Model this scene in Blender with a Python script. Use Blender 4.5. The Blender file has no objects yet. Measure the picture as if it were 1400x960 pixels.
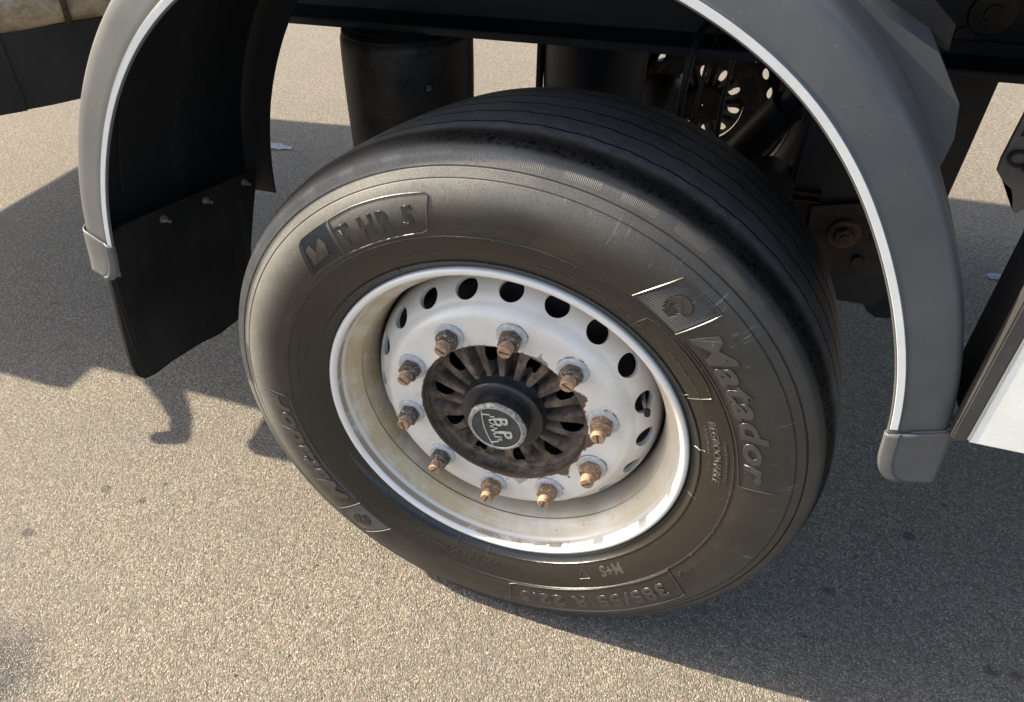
import bpy, bmesh, math, random
from mathutils import Vector, Matrix, noise as mnoise
PI = math.pi; TAU = 2*PI; RAD = math.radians
rnd = random.Random(7)
S = bpy.context.scene
C = S.collection
H0 = 0.478                      # height of the wheel centre above the ground

# ------------------------------------------------------------------ camera
cam = bpy.data.cameras.new('camera'); co = bpy.data.objects.new('camera', cam); C.objects.link(co)
Xc = Vector((0.93504656, 0.35332537, -0.02913964))
Yc = -Vector((0.19973858, -0.59292776, -0.78009049))
Zc = -Vector((-0.29290346, 0.72360062, -0.62498777))
M4 = Matrix((Xc, Yc, Zc)).transposed().to_4x4()
M4.translation = Vector((0.26699757, -0.82383297, 0.85673365 + H0))
co.matrix_world = M4
cam.sensor_fit = 'HORIZONTAL'; cam.sensor_width = 36.0; cam.lens = 1030.02/1400*36
cam.shift_x = 78.88/1400; cam.shift_y = -0.65/1400
cam.clip_start = 0.02; cam.clip_end = 500
S.camera = co
# ------------------------------------------------------------------ light
SUNV = Vector((-0.79, -0.060, 0.60)).normalized()      # from the scene towards the sun
w = bpy.data.worlds.new('World'); S.world = w; w.use_nodes = True
nt = w.node_tree; bg = nt.nodes['Background']
sky = nt.nodes.new('ShaderNodeTexSky'); sky.sky_type = 'NISHITA'; sky.sun_disc = False
sky.sun_elevation = math.asin(SUNV.z); sky.sun_rotation = math.atan2(SUNV.x, SUNV.y)
sky.air_density = 1.0; sky.dust_density = 2.6; sky.ozone_density = 1.0
nt.links.new(sky.outputs[0], bg.inputs[0]); bg.inputs[1].default_value = 0.12
sl = bpy.data.lights.new('sun', 'SUN'); so = bpy.data.objects.new('sun', sl); C.objects.link(so)
sl.energy = 4.8; sl.angle = RAD(0.55); sl.color = (1.0, 0.885, 0.69)
so.rotation_euler = SUNV.to_track_quat('Z', 'Y').to_euler(); so.location = (-3, -1, 5)
S.view_settings.view_transform = 'Standard'; S.view_settings.look = 'None'
S.view_settings.exposure = 1.58; S.view_settings.gamma = 1.0
S.cycles.max_bounces = 8; S.cycles.diffuse_bounces = 5

# ------------------------------------------------------------------ node shorthand
class G:
    """material builder: sockets wrapped so they can be added and multiplied"""
    def __init__(s, name, rough=0.5, metal=0.0, spec=0.5):
        s.m = bpy.data.materials.new(name); s.m.use_nodes = True
        s.t = s.m.node_tree; s.b = s.t.nodes['Principled BSDF']
        s.b.inputs['Roughness'].default_value = rough; s.b.inputs['Metallic'].default_value = metal
        s.b.inputs['Specular IOR Level'].default_value = spec
        s.tc = s.t.nodes.new('ShaderNodeTexCoord')
        s.P = s.tc.outputs['Object']
    def link(s, a, b): s.t.links.new(a, b)
    def setv(s, sock, v):
        if isinstance(v, N): s.link(v.o, sock)
        elif isinstance(v, bpy.types.NodeSocket): s.link(v, sock)
        elif isinstance(v, (tuple, list)): sock.default_value = (*v, 1.0) if len(v) == 3 and len(sock.default_value) == 4 else v
        else: sock.default_value = v
    def math(s, op, *a):
        n = s.t.nodes.new('ShaderNodeMath'); n.operation = op
        for i, v in enumerate(a): s.setv(n.inputs[i], v)
        return N(s, n.outputs[0])
    def noise(s, scale, detail=3, rough=0.55, P=None, dist=0.0):
        n = s.t.nodes.new('ShaderNodeTexNoise'); s.setv(n.inputs['Vector'], P if P is not None else s.P)
        n.inputs['Scale'].default_value = scale; n.inputs['Detail'].default_value = detail
        n.inputs['Roughness'].default_value = rough; n.inputs['Distortion'].default_value = dist
        return N(s, n.outputs[0])
    def vor(s, scale, feat='F1', out='Distance', P=None, rand=1.0):
        n = s.t.nodes.new('ShaderNodeTexVoronoi'); s.setv(n.inputs['Vector'], P if P is not None else s.P); n.feature = feat
        n.inputs['Scale'].default_value = scale; n.inputs['Randomness'].default_value = rand
        return N(s, n.outputs[out])
    def step(s, v, a, b, c=0.0, d=1.0):
        n = s.t.nodes.new('ShaderNodeMapRange'); n.interpolation_type = 'SMOOTHSTEP'
        s.setv(n.inputs[0], v)
        if a > b: a, b, c, d = b, a, d, c
        for i, x in enumerate((a, b, c, d)): n.inputs[i+1].default_value = x
        return N(s, n.outputs[0])
    def mix(s, f, a, b):
        n = s.t.nodes.new('ShaderNodeMix'); n.data_type = 'RGBA'
        s.setv(n.inputs[0], f); s.setv(n.inputs[6], a); s.setv(n.inputs[7], b)
        return N(s, n.outputs[2])
    def ramp(s, v, stops):
        n = s.t.nodes.new('ShaderNodeValToRGB'); s.setv(n.inputs[0], v)
        e = n.color_ramp.elements
        while len(e) < len(stops): e.new(0.5)
        for el, (p, c) in zip(e, stops): el.position = p; el.color = (*c, 1)
        return N(s, n.outputs[0])
    def xyz(s, P=None):
        n = s.t.nodes.new('ShaderNodeSeparateXYZ'); s.setv(n.inputs[0], P if P is not None else s.P)
        return [N(s, o) for o in n.outputs]
    def comb(s, x, y, z):
        n = s.t.nodes.new('ShaderNodeCombineXYZ')
        for i, v in enumerate((x, y, z)): s.setv(n.inputs[i], v)
        return n.outputs[0]
    def color(s, v): s.setv(s.b.inputs['Base Color'], v); return s
    def rough(s, v): s.setv(s.b.inputs['Roughness'], v); return s
    def bump(s, h, strength=0.5, dist=0.002):
        n = s.t.nodes.new('ShaderNodeBump'); s.setv(n.inputs['Height'], h)
        n.inputs['Strength'].default_value = strength; n.inputs['Distance'].default_value = dist
        s.link(n.outputs[0], s.b.inputs['Normal']); return s
class N:
    def __init__(s, g, o): s.g = g; s.o = o
    def __add__(s, v): return s.g.math('ADD', s, v)
    def __radd__(s, v): return s.g.math('ADD', s, v)
    def __sub__(s, v): return s.g.math('SUBTRACT', s, v)
    def __rsub__(s, v): return s.g.math('SUBTRACT', v, s)
    def __mul__(s, v): return s.g.math('MULTIPLY', s, v)
    def __rmul__(s, v): return s.g.math('MULTIPLY', s, v)
    def max(s, v): return s.g.math('MAXIMUM', s, v)
    def min(s, v): return s.g.math('MINIMUM', s, v)

# ------------------------------------------------------------------ materials
def mat_asphalt():
    g = G('asphalt', 0.85, 0, 0.3)
    x, y, z = g.xyz()
    c1 = g.vor(345, out='Color'); d1 = g.vor(345)
    c2 = g.vor(165, out='Color'); d2 = g.vor(165)
    sx = g.xyz(c1.o)[0]; sy = g.xyz(c1.o)[1]; s2 = g.xyz(c2.o)[0]; s3 = g.xyz(c2.o)[1]
    big = g.noise(2.2, 4, 0.6); mid = g.noise(40, 5, 0.65); fine = g.noise(600, 2)
    stone = g.ramp(sx, [(0.0, (0.105, 0.090, 0.070)), (0.35, (0.190, 0.166, 0.131)), (0.72, (0.275, 0.243, 0.194)), (1.0, (0.50, 0.455, 0.38))])
    big_st = g.ramp(s2, [(0.0, (0.15, 0.128, 0.098)), (0.6, (0.26, 0.228, 0.180)), (0.9, (0.36, 0.315, 0.250)), (1.0, (0.34, 0.215, 0.150))])
    col = g.mix(g.step(s3, 0.56, 0.60), stone, big_st)
    gap = g.step(d1, 0.34, 0.62)                       # bitumen between the stones
    col = g.mix(gap*0.62, col, (0.070, 0.062, 0.052))
    col = g.mix(g.step(big, 0.35, 0.7)*0.28, col, (0.12, 0.110, 0.095))
    col = g.mix(g.step(mid, 0.50, 0.80)*0.35, col, (0.24, 0.220, 0.185))
    # dark oil and tar spots
    P2 = g.comb(x, y*1.5, z)
    sp = g.step(g.vor(3.1, P=P2), 0.062, 0.026)*g.step(g.noise(9, 3), 0.46, 0.60)
    col = g.mix(sp*0.75, col, (0.035, 0.033, 0.033))
    sp2 = g.step(g.vor(7.3), 0.055, 0.02)*g.step(g.xyz(g.vor(7.3, out='Color').o)[0], 0.70, 0.72)
    col = g.mix(sp2*0.8, col, (0.045, 0.043, 0.043))
    for px_, py_, pr_ in [(0.893, 0.164, 0.016), (0.902, 0.216, 0.007), (0.78, 0.441, 0.018), (-0.951, -0.025, 0.016), (-0.844, -0.027, 0.012), (-1.03, -0.187, 0.018), (0.673, 0.35, 0.008), (-1.64, 0.541, 0.012), (0.578, 0.123, 0.006), (-0.348, -0.141, 0.006), (0.431, -0.021, 0.006), (0.857, 0.558, 0.007)]:
        ax_ = x - px_; ay_ = y - py_
        dd_ = g.math('SQRT', ax_*ax_ + ay_*ay_*1.6) + (mid - 0.5)*pr_*0.9 + (fine - 0.5)*pr_*0.8
        col = g.mix(g.step(dd_, pr_*1.15, pr_*0.55)*0.60, col, (0.032, 0.031, 0.031))
    cx_ = x + 0.85; cy_ = y + 0.47
    worn = g.step(g.math('SQRT', cx_*cx_ + cy_*cy_) + (mid - 0.5)*0.10, 0.15, 0.03)
    col = g.mix(worn*gap*0.9 + worn*0.25, col, (0.05, 0.048, 0.05))
    pits = g.step(g.noise(26, 6, 0.75), 0.63, 0.70)*g.step(g.noise(5, 3), 0.42, 0.60)
    col = g.mix(pits*0.55, col, (0.060, 0.055, 0.050))
    wh = g.step(g.vor(61), 0.13, 0.08)*g.step(g.xyz(g.vor(61, out='Color').o)[1], 0.93, 0.95)
    col = g.mix(wh*0.75, col, (0.55, 0.53, 0.48))
    g.color(col).rough(0.92 - sp*0.35)
    h = (0.75 - d1)*(sx*0.6 + 0.4) + (0.9 - d2)*g.step(s3, 0.56, 0.60)*0.9 + g.noise(60, 4)*1.1 + fine*0.25 - gap*0.5
    g.bump(h, 0.85, 0.0022)
    return g.m
def mat_rubber(name, wet=True):
    g = G(name, 0.45, 0, 0.45)
    x, y, z = g.xyz()
    r = g.math('SQRT', x*x + z*z)
    n1 = g.noise(9, 5, 0.62); n2 = g.noise(70, 4, 0.6); n3 = g.noise(760, 3, 0.7); n4 = g.noise(28, 5, 0.65)
    base = g.mix(g.step(n1, 0.35, 0.7), (0.022, 0.0188, 0.0150), (0.033, 0.0285, 0.0232))
    # dust film over sidewall and buttress, sunlight painted into its upper left
    sunlit_upl = g.step(z - x*1.2, -0.05, 0.62)
    dust = g.step(r, 0.380, 0.436)*(g.step(n1 + n4*0.3, 0.35, 0.95)*0.35 + 0.65)*(sunlit_upl*0.40 + 0.05)*(g.step(n3, 0.32, 0.68)*0.9 + 0.45)
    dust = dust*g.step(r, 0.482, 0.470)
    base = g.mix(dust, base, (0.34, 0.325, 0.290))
    grime = g.step(g.noise(1.0, 5, 0.7, P=g.comb(g.math('ARCTAN2', z, x)*9.0, r*60.0, 0.0)), 0.50, 0.72)*g.step(r, 0.470, 0.455)
    base = g.mix(grime*0.30, base, (0.075, 0.064, 0.050))
    tread = g.step(y, 0.035, 0.055)
    base = g.mix(tread*(g.step(n2*0.5 + n3*0.9, 0.50, 0.90)*0.45 + 0.14), base, (0.21, 0.21, 0.212))
    inner = g.step(r, 0.345, 0.325)
    base = g.mix(g.step(r, 0.372, 0.352)*0.75, base, (0.0145, 0.0122, 0.0098))
    # radial scuff marks
    ang = g.math('ARCTAN2', z, x)
    scv = g.noise(1.0, 4, 0.7, P=g.comb(ang*70.0, r*22.0, 0.0))
    sc = g.step(scv, 0.60, 0.70)*g.step(r, 0.395, 0.415)*g.step(r, 0.452, 0.44)
    base = g.mix(sc*0.7, base, (0.20, 0.19, 0.17))
    sp = g.step(g.vor(330), 0.14, 0.07)*g.step(g.xyz(g.vor(330, out='Color').o)[0], 0.90, 0.93)*g.step(n4, 0.45, 0.62)*g.step(r, 0.36, 0.42)
    base = g.mix(sp*0.6, base, (0.32, 0.31, 0.29))
    g.color(base)
    rr = 0.20 + n1*0.09 + g.step(r, 0.37, 0.44)*0.24 + tread*0.10
    # damp worn shoulder, glossier and pitted
    sh = g.step(r, 0.4735, 0.4775)*g.step(y + (n4 - 0.5)*0.03, 0.046, 0.026)*g.step(x*0.9 + z, 0.26, 0.42)
    pit = g.step(g.noise(150, 4, 0.6), 0.50, 0.60)
    g.setv(g.b.inputs['Base Color'], g.mix(sh*(0.55 + pit*0.45), base, (0.0025, 0.0025, 0.003)))
    g.rough((rr + sh*pit*0.25 - inner*0.08).max(0.16)); g.setv(g.b.inputs['Specular IOR Level'], 0.5 - sh*0.40)
    fr = g.math('FRACT', (ang*(180/PI) + 360.0)*(1/9.0))
    padm = g.step(g.math('ABSOLUTE', fr - 0.5), 0.335, 0.315)*g.step(r, 0.4595, 0.4605)*g.step(r, 0.4722, 0.4710)*g.step(y, 0.02, 0.01)
    hatch = g.math('SINE', ang*(180/PI)*TAU*3.6)
    h = padm*(hatch*0.45 + 0.3) + n3*0.34 + n2*0.22 + n4*0.25 + sh*pit*-1.2 + scv*0.2
    g.bump(h, 0.42, 0.0016)
    return g.m
def mat_rubber_gloss():
    g = G('letter_rubber', 0.24, 0, 0.75)
    n = g.noise(60, 4)
    g.color(g.mix(n, (0.028, 0.026, 0.0235), (0.060, 0.056, 0.051))).rough(0.20 + g.noise(25, 3)*0.22)
    g.bump(g.noise(700, 2), 0.25, 0.0006)
    return g.m
def mat_rim():
    g = G('silver_rim_paint', 0.34, 0.1, 0.5)
    x, y, z = g.xyz(); r = g.math('SQRT', x*x + z*z)
    n1 = g.noise(14, 5, 0.65); n2 = g.noise(90, 4, 0.65); ang = g.math('ARCTAN2', z, x)
    st = g.noise(1.0, 4, 0.6, P=g.comb(ang*5.0, r*220.0, y*220.0))
    paint = g.mix(n1, (0.70, 0.675, 0.62), (0.78, 0.755, 0.70))
    # brown brake dust washed over the barrel, more on the left and at the foot
    lft = g.step(x, 0.16, -0.20); low = g.step(z, 0.0, -0.25)
    barrel = g.step(r, 0.2838, 0.279)
    dust = barrel*((lft*0.40 + low*0.10 + 0.62)*(0.55 + st*0.8)*(g.step(n1, 0.30, 0.60)*0.5 + 0.5)).min(1.0)
    col = g.mix(dust, paint, (0.47, 0.360, 0.205))
    band = g.step(r, 0.2860, 0.2852)*g.step(r, 0.2832, 0.2840)
    rust = band*g.step(n1 + lft*0.30 + low*0.14 + (n2 - 0.5)*0.45, 0.55, 0.85)*0.8
    col = g.mix(rust, col, (0.24, 0.155, 0.075))
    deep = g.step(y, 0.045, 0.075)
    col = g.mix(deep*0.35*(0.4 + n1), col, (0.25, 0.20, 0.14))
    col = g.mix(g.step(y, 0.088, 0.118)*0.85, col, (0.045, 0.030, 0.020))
    edge = g.step(g.math('ABSOLUTE', y - 0.0512), 0.0022, 0.0006)
    col = g.mix(edge*0.75, col, (0.06, 0.045, 0.035))
    sp = g.step(g.vor(85), 0.16, 0.09)*g.step(g.xyz(g.vor(85, out='Color').o)[0], 0.90, 0.93)*barrel
    col = g.mix(sp*0.8, col, (0.12, 0.07, 0.035))
    g.color(col).rough(0.24 + dust*0.35 + rust*0.5)
    g.setv(g.b.inputs['Metallic'], (1.0 - dust - rust).max(0.0)*0.12)
    g.bump(n2*0.5 + rust*1.2 + g.noise(600, 2)*0.15, 0.22, 0.0010)
    return g.m
STUD_PH = 2.1143
def mat_disc():
    g = G('silver_disc_paint', 0.36, 0.12, 0.5)
    x, y, z = g.xyz(); r = g.math('SQRT', x*x + z*z); ang = g.math('ARCTAN2', z, x)
    n1 = g.noise(12, 5, 0.62); n2 = g.noise(130, 5, 0.68); n3 = g.noise(45, 5, 0.7)
    paint = g.mix(n1, (0.68, 0.65, 0.60), (0.75, 0.72, 0.67))
    t = g.math('FLOORED_MODULO', ang - STUD_PH + PI/10, PI/5) - PI/10
    dx = t*0.1675; dr = r - 0.1675
    d = g.math('SQRT', dx*dx + dr*dr)
    right = g.step(x, -0.06, 0.12)
    ring = g.step(d + (n3 - 0.5)*0.020, 0.0265, 0.0225)*g.step(n3 + right*0.10, 0.44, 0.54)
    bore = g.step(r - (n3 - 0.5)*(0.006 + right.min(1.0)*0.010) - (n2 - 0.5)*0.004, 0.1436, 0.1418)
    # bare patches between the bolts on the right
    pa = g.math('FLOORED_MODULO', ang - STUD_PH + PI/5, PI/5) - PI/10
    patch = g.step(g.math('ABSOLUTE', pa) + (r - 0.146)*9.0 + (n3 - 0.5)*0.30, 0.11, 0.07)*right*g.step(r, 0.172, 0.164)
    chips = g.step(n2 + n3*0.5, 0.90, 0.95)*g.step(r, 0.176, 0.160)*g.step(n1, 0.40, 0.60)
    rust = (ring + bore + patch + chips).min(1.0)
    rc = g.mix(n2, (0.060, 0.036, 0.022), (0.15, 0.10, 0.065))
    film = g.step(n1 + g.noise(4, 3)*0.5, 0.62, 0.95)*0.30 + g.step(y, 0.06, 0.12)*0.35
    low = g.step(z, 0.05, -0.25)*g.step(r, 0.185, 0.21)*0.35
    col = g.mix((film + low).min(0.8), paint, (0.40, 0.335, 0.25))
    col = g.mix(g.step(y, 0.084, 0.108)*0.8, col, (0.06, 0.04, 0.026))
    col = g.mix(rust, col, rc)
    g.color(col).rough(0.32 + rust*0.5 + film*0.3)
    g.setv(g.b.inputs['Metallic'], (1.0 - rust)*0.12)
    g.bump(n2*0.25 - rust*1.0 + n3*0.2, 0.35, 0.0012)
    return g.m
def mat_simple(name, a, b, rough=0.5, metal=0.0, scale=20, bs=0.3, bd=0.001, fine=300, spec=0.5, lo=0.35, hi=0.68, rvar=0.2):
    g = G(name, rough, metal, spec)
    n = g.noise(scale, 5, 0.62); f = g.noise(fine, 3, 0.6)
    g.color(g.mix(g.step(n + (f - 0.5)*0.35, lo, hi), a, b)).rough(rough + (n - 0.5)*rvar)
    g.bump(n*0.5 + f*0.5, bs, bd)
    return g.m
def mat_mudguard():
    g = G('grey_mudguard_plastic', 0.42, 0, 0.45)
    n = g.noise(7, 5, 0.6); f = g.noise(500, 3); st = g.noise(60, 5, 0.7)
    col = g.mix(g.step(n, 0.3, 0.7), (0.068, 0.0695, 0.072), (0.087, 0.088, 0.089))
    sp = g.step(g.vor(190), 0.13, 0.06)*g.step(g.xyz(g.vor(190, out='Color').o)[0], 0.93, 0.96)
    col = g.mix(sp*0.6, col, (0.42, 0.42, 0.42))
    dk = g.step(st, 0.62, 0.72)*g.step(n, 0.45, 0.60)
    scr = g.step(g.noise(1.0, 3, 0.6, P=g.comb(g.xyz()[0]*40.0 + g.xyz()[2]*260.0, g.xyz()[1]*30.0, g.xyz()[2]*9.0)), 0.70, 0.76)*g.step(n, 0.42, 0.56)
    film = g.step(g.noise(3.5, 5, 0.7), 0.45, 0.72)
    col = g.mix(film*0.30, col, (0.135, 0.130, 0.120))
    col = g.mix(scr*0.35, col, (0.19, 0.19, 0.185))
    col = g.mix(dk*0.5, col, (0.045, 0.045, 0.047))
    g.color(col).rough(0.36 + n*0.18 + dk*0.15)
    g.bump(f*0.4 + n*0.5, 0.15, 0.0006)
    return g.m
def mat_liner():
    g = G('black_mudguard_inside', 0.5, 0, 0.25)
    n = g.noise(10, 5, 0.6); v = g.noise(160, 4, 0.65)
    x, y, z = g.xyz()
    band = g.step(g.math('ABSOLUTE', y - 0.24 + (n - 0.5)*0.05), 0.035, 0.004)
    wet = band*g.step(v, 0.52, 0.60)
    col = g.mix(wet*0.5, (0.011, 0.0118, 0.0135), (0.065, 0.065, 0.067))
    g.color(col).rough(0.42 + n*0.25)
    g.bump(v*0.5, 0.3, 0.0008)
    return g.m
def mat_sheet():
    g = G('black_rubber_sheet', 0.5, 0, 0.3)
    n = g.noise(9, 5, 0.6); f = g.noise(220, 3); x, y, z = g.xyz()
    col = g.mix(g.step(n, 0.35, 0.68), (0.009, 0.009, 0.010), (0.020, 0.019, 0.019))
    lowm = g.step(z, 0.16, -0.06)
    dk = g.step(g.vor(120), 0.34, 0.22)*g.step(g.xyz(g.vor(120, out='Color').o)[0], 0.62, 0.70)*lowm
    col = g.mix(dk*0.85, col, (0.003, 0.003, 0.003))
    sp = g.step(g.vor(170), 0.12, 0.06)*g.step(g.xyz(g.vor(170, out='Color').o)[1], 0.93, 0.96)
    col = g.mix(sp*0.5, col, (0.20, 0.19, 0.17))
    film = g.step(g.noise(24, 5, 0.7, P=g.comb(x*1.0, y*3.0, z*0.4)), 0.52, 0.75)
    col = g.mix(film*0.35, col, (0.040, 0.037, 0.033))
    g.color(col).rough(0.40 + n*0.2 - dk*0.15); g.bump(n*0.4 + f*0.3 - dk*0.8, 0.4, 0.0012)
    return g.m
def mat_reflective():
    g = G('white_reflective_tape', 0.32, 0, 0.5)
    n = g.noise(25, 4); f = g.noise(350, 3)
    g.color(g.mix(n, (0.50, 0.51, 0.51), (0.66, 0.665, 0.66))).rough(0.25 + n*0.2)
    g.bump(f, 0.12, 0.0006)
    return g.m
def mat_bolt(name, a, b, c, th):
    g = G(name, 0.62, 0.25, 0.4)
    n = g.noise(90, 5, 0.7); m = g.noise(260, 4, 0.65)
    col = g.mix(g.step(n, 0.38, 0.62), a, b)
    col = g.mix(g.step(m, th, th + 0.05), col, c)
    g.color(col).rough(0.45 + n*0.3); g.bump(n + m*0.5, 0.3, 0.0005)
    return g.m
M = dict(
 letter_dark=mat_simple('dark_letter_rubber', (0.010, 0.0095, 0.009), (0.024, 0.022, 0.020), 0.3, 0, 60, 0.2, 0.0006, 700, 0.6),
 groove=mat_simple('tyre_groove', (0.003, 0.003, 0.003), (0.006, 0.006, 0.006), 0.9, 0, 20, 0.1, 0.001, 300, 0.05),
 flapgrey=mat_simple('sunlit_grey_flap_rubber', (0.13, 0.13, 0.128), (0.20, 0.20, 0.195), 0.45, 0, 14, 0.2, 0.0006, 260, 0.4),  # rubber paled so the sunlight on the flap sits in its colour
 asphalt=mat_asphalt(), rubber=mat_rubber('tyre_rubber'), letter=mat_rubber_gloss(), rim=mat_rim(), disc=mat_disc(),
 guard=mat_mudguard(), liner=mat_liner(), tape=mat_reflective(),
 hub=mat_simple('rusty_cast_iron', (0.050, 0.035, 0.025), (0.175, 0.130, 0.095), 0.66, 0.0, 38, 0.45, 0.0010, 260, 0.35),
 collar=mat_simple('black_gloss_paint', (0.012, 0.013, 0.015), (0.034, 0.035, 0.037), 0.30, 0, 12, 0.06, 0.0005, 200, 0.5),
 cap=mat_simple('weathered_hub_cap_alloy', (0.17, 0.15, 0.125), (0.46, 0.42, 0.36), 0.5, 0.15, 150, 0.4, 0.0005, 500, 0.5),
 emblem_bg=mat_simple('grey_emblem_field', (0.036, 0.040, 0.040), (0.055, 0.060, 0.058), 0.5, 0.1, 60, 0.3, 0.0006),
 emblem_lt=mat_simple('worn_emblem_relief', (0.42, 0.39, 0.34), (0.62, 0.58, 0.51), 0.45, 0.2, 120, 0.3, 0.0006),
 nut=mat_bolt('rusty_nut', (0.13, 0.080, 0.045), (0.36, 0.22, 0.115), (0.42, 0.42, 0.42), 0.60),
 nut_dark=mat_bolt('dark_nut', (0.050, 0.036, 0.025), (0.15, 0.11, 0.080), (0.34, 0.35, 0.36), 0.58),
 stud=mat_bolt('orange_rust_stud', (0.23, 0.145, 0.085), (0.39, 0.255, 0.160), (0.10, 0.062, 0.038), 0.64),
 washer=mat_bolt('zinc_washer', (0.46, 0.465, 0.46), (0.60, 0.605, 0.60), (0.15, 0.11, 0.075), 0.64),
 chassis=mat_simple('dark_blue_black_chassis_paint', (0.0040, 0.005, 0.008), (0.009, 0.0105, 0.016), 0.5, 0, 9, 0.3, 0.001, 160, 0.35),
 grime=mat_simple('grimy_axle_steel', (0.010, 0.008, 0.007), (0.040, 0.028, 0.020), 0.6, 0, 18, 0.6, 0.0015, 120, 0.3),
 spring=mat_simple('dusty_air_spring_rubber', (0.010, 0.0095, 0.009), (0.048, 0.040, 0.034), 0.5, 0, 11, 0.3, 0.001, 170, 0.35),
 black=mat_sheet(),
 darkgrey=mat_simple('dark_grey_trim', (0.030, 0.029, 0.028), (0.046, 0.044, 0.042), 0.5, 0, 14, 0.2, 0.0006, 260, 0.4),
 white=mat_simple('cream_white_panel_paint', (0.74, 0.73, 0.67), (0.82, 0.81, 0.76), 0.35, 0, 12, 0.08, 0.0005, 260, 0.5),
 beige=mat_simple('muddy_beige_tube_paint', (0.24, 0.175, 0.105), (0.47, 0.39, 0.28), 0.5, 0, 16, 0.4, 0.0015, 170, 0.4),
 steel=mat_simple('dull_bolt_steel', (0.22, 0.20, 0.18), (0.40, 0.38, 0.35), 0.4, 0.5, 80, 0.3, 0.0006),
 rustbolt=mat_simple('brown_rust', (0.045, 0.027, 0.017), (0.11, 0.066, 0.040), 0.7, 0, 60, 0.7, 0.0012, 300, 0.3),
 print_w=mat_simple('white_print', (0.45, 0.45, 0.44), (0.60, 0.60, 0.58), 0.5, 0, 80, 0.1, 0.0003),
 stain=mat_simple('pale_blue_spilt_paint', (0.17, 0.185, 0.21), (0.34, 0.37, 0.41), 0.7, 0, 60, 0.6, 0.002, 300, 0.3),
)
# ------------------------------------------------------------------ mesh helpers
def link(name, me, mat, parent=None, smooth=True):
    o = bpy.data.objects.new(name, me); C.objects.link(o)
    if parent is not None: o.parent = parent
    if mat is not None and not me.materials: me.materials.append(mat)
    if smooth:
        me.polygons.foreach_set('use_smooth', [True]*len(me.polygons))
        try: me.set_sharp_from_angle(angle=RAD(38))
        except Exception: pass
    return o
def mesh(name, vs, fs, mat, parent=None, smooth=True):
    me = bpy.data.meshes.new(name); me.from_pydata([tuple(v) for v in vs], [], fs); me.update()
    return link(name, me, mat, parent, smooth)
def bm_link(name, bm, mat, parent=None, smooth=True, bevel=0.0, seg=2):
    if bevel:
        bmesh.ops.bevel(bm, geom=[e for e in bm.edges if len(e.link_faces) == 2 and e.calc_face_angle(0) > 0.5], offset=bevel, segments=seg, affect='EDGES', clamp_overlap=True)
    bmesh.ops.recalc_face_normals(bm, faces=bm.faces)
    me = bpy.data.meshes.new(name); bm.to_mesh(me); bm.free()
    return link(name, me, mat, parent, smooth)
def box(bm, c, s, rot=None):
    r = bmesh.ops.create_cube(bm, size=1.0)
    mt = Matrix.Translation(c) @ ((rot or Matrix.Identity(3)).to_4x4()) @ Matrix.Diagonal((*s, 1))
    bmesh.ops.transform(bm, matrix=mt, verts=r['verts']); return r['verts']
def cyl(bm, a, b, r1, r2=None, n=32, caps=True):
    a = Vector(a); b = Vector(b); d = b - a
    r = bmesh.ops.create_cone(bm, cap_ends=caps, segments=n, radius1=r1, radius2=r1 if r2 is None else r2, depth=d.length)
    mt = Matrix.Translation((a + b)/2) @ d.to_track_quat('Z', 'Y').to_matrix().to_4x4()
    bmesh.ops.transform(bm, matrix=mt, verts=r['verts']); return r['verts']
def prism(bm, pts, ext):
    """closed outline of 3-D points extruded along a vector"""
    ext = Vector(ext); a = [bm.verts.new(p) for p in pts]; b = [bm.verts.new(Vector(p) + ext) for p in pts]
    n = len(pts); bm.faces.new(a); bm.faces.new(list(reversed(b)))
    for i in range(n): bm.faces.new((a[i], b[i], b[(i+1) % n], a[(i+1) % n]))
def lathe(name, prof, mat, parent, seg=192, closed=False, fn=None, a0=0.0, a1=TAU):
    """revolve (r, y) points about the wheel axis (Y)"""
    full = abs(a1 - a0 - TAU) < 1e-6; ns = seg if full else seg + 1
    vs = []; fs = []; m = len(prof)
    for i in range(ns):
        t = a0 + (a1 - a0)*i/seg; c, s_ = math.cos(t), math.sin(t)
        for j, (r, y) in enumerate(prof):
            v = (r*c, y, r*s_)
            if fn: v = fn(v, r, y, t)
            vs.append(v)
    for i in range(seg):
        k = (i + 1) % ns if full else i + 1
        for j in range(m if closed else m - 1):
            j2 = (j + 1) % m
            fs.append((i*m + j, k*m + j, k*m + j2, i*m + j2))
    return mesh(name, vs, fs, mat, parent)
def tube(bm, pts, r, n=10, closed=False):
    pts = [Vector(p) for p in pts]; rings = []
    up = Vector((0, 1, 0))
    for i, p in enumerate(pts):
        a = pts[max(i-1, 0)] if not closed else pts[i-1]; b = pts[min(i+1, len(pts)-1)] if not closed else pts[(i+1) % len(pts)]
        d = (b - a).normalized(); s_ = d.cross(up)
        if s_.length < 0.2: s_ = d.cross(Vector((1, 0, 0)))
        s_.normalize(); u = s_.cross(d)
        rr = r(i) if callable(r) else r
        rings.append([bm.verts.new(p + s_*math.cos(TAU*k/n)*rr + u*math.sin(TAU*k/n)*rr) for k in range(n)])
    m = len(rings)
    for i in range(m if closed else m - 1):
        for k in range(n): bm.faces.new((rings[i][k], rings[(i+1) % m][k], rings[(i+1) % m][(k+1) % n], rings[i][(k+1) % n]))
    if not closed:
        bm.faces.new(rings[0]); bm.faces.new(list(reversed(rings[-1])))
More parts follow.
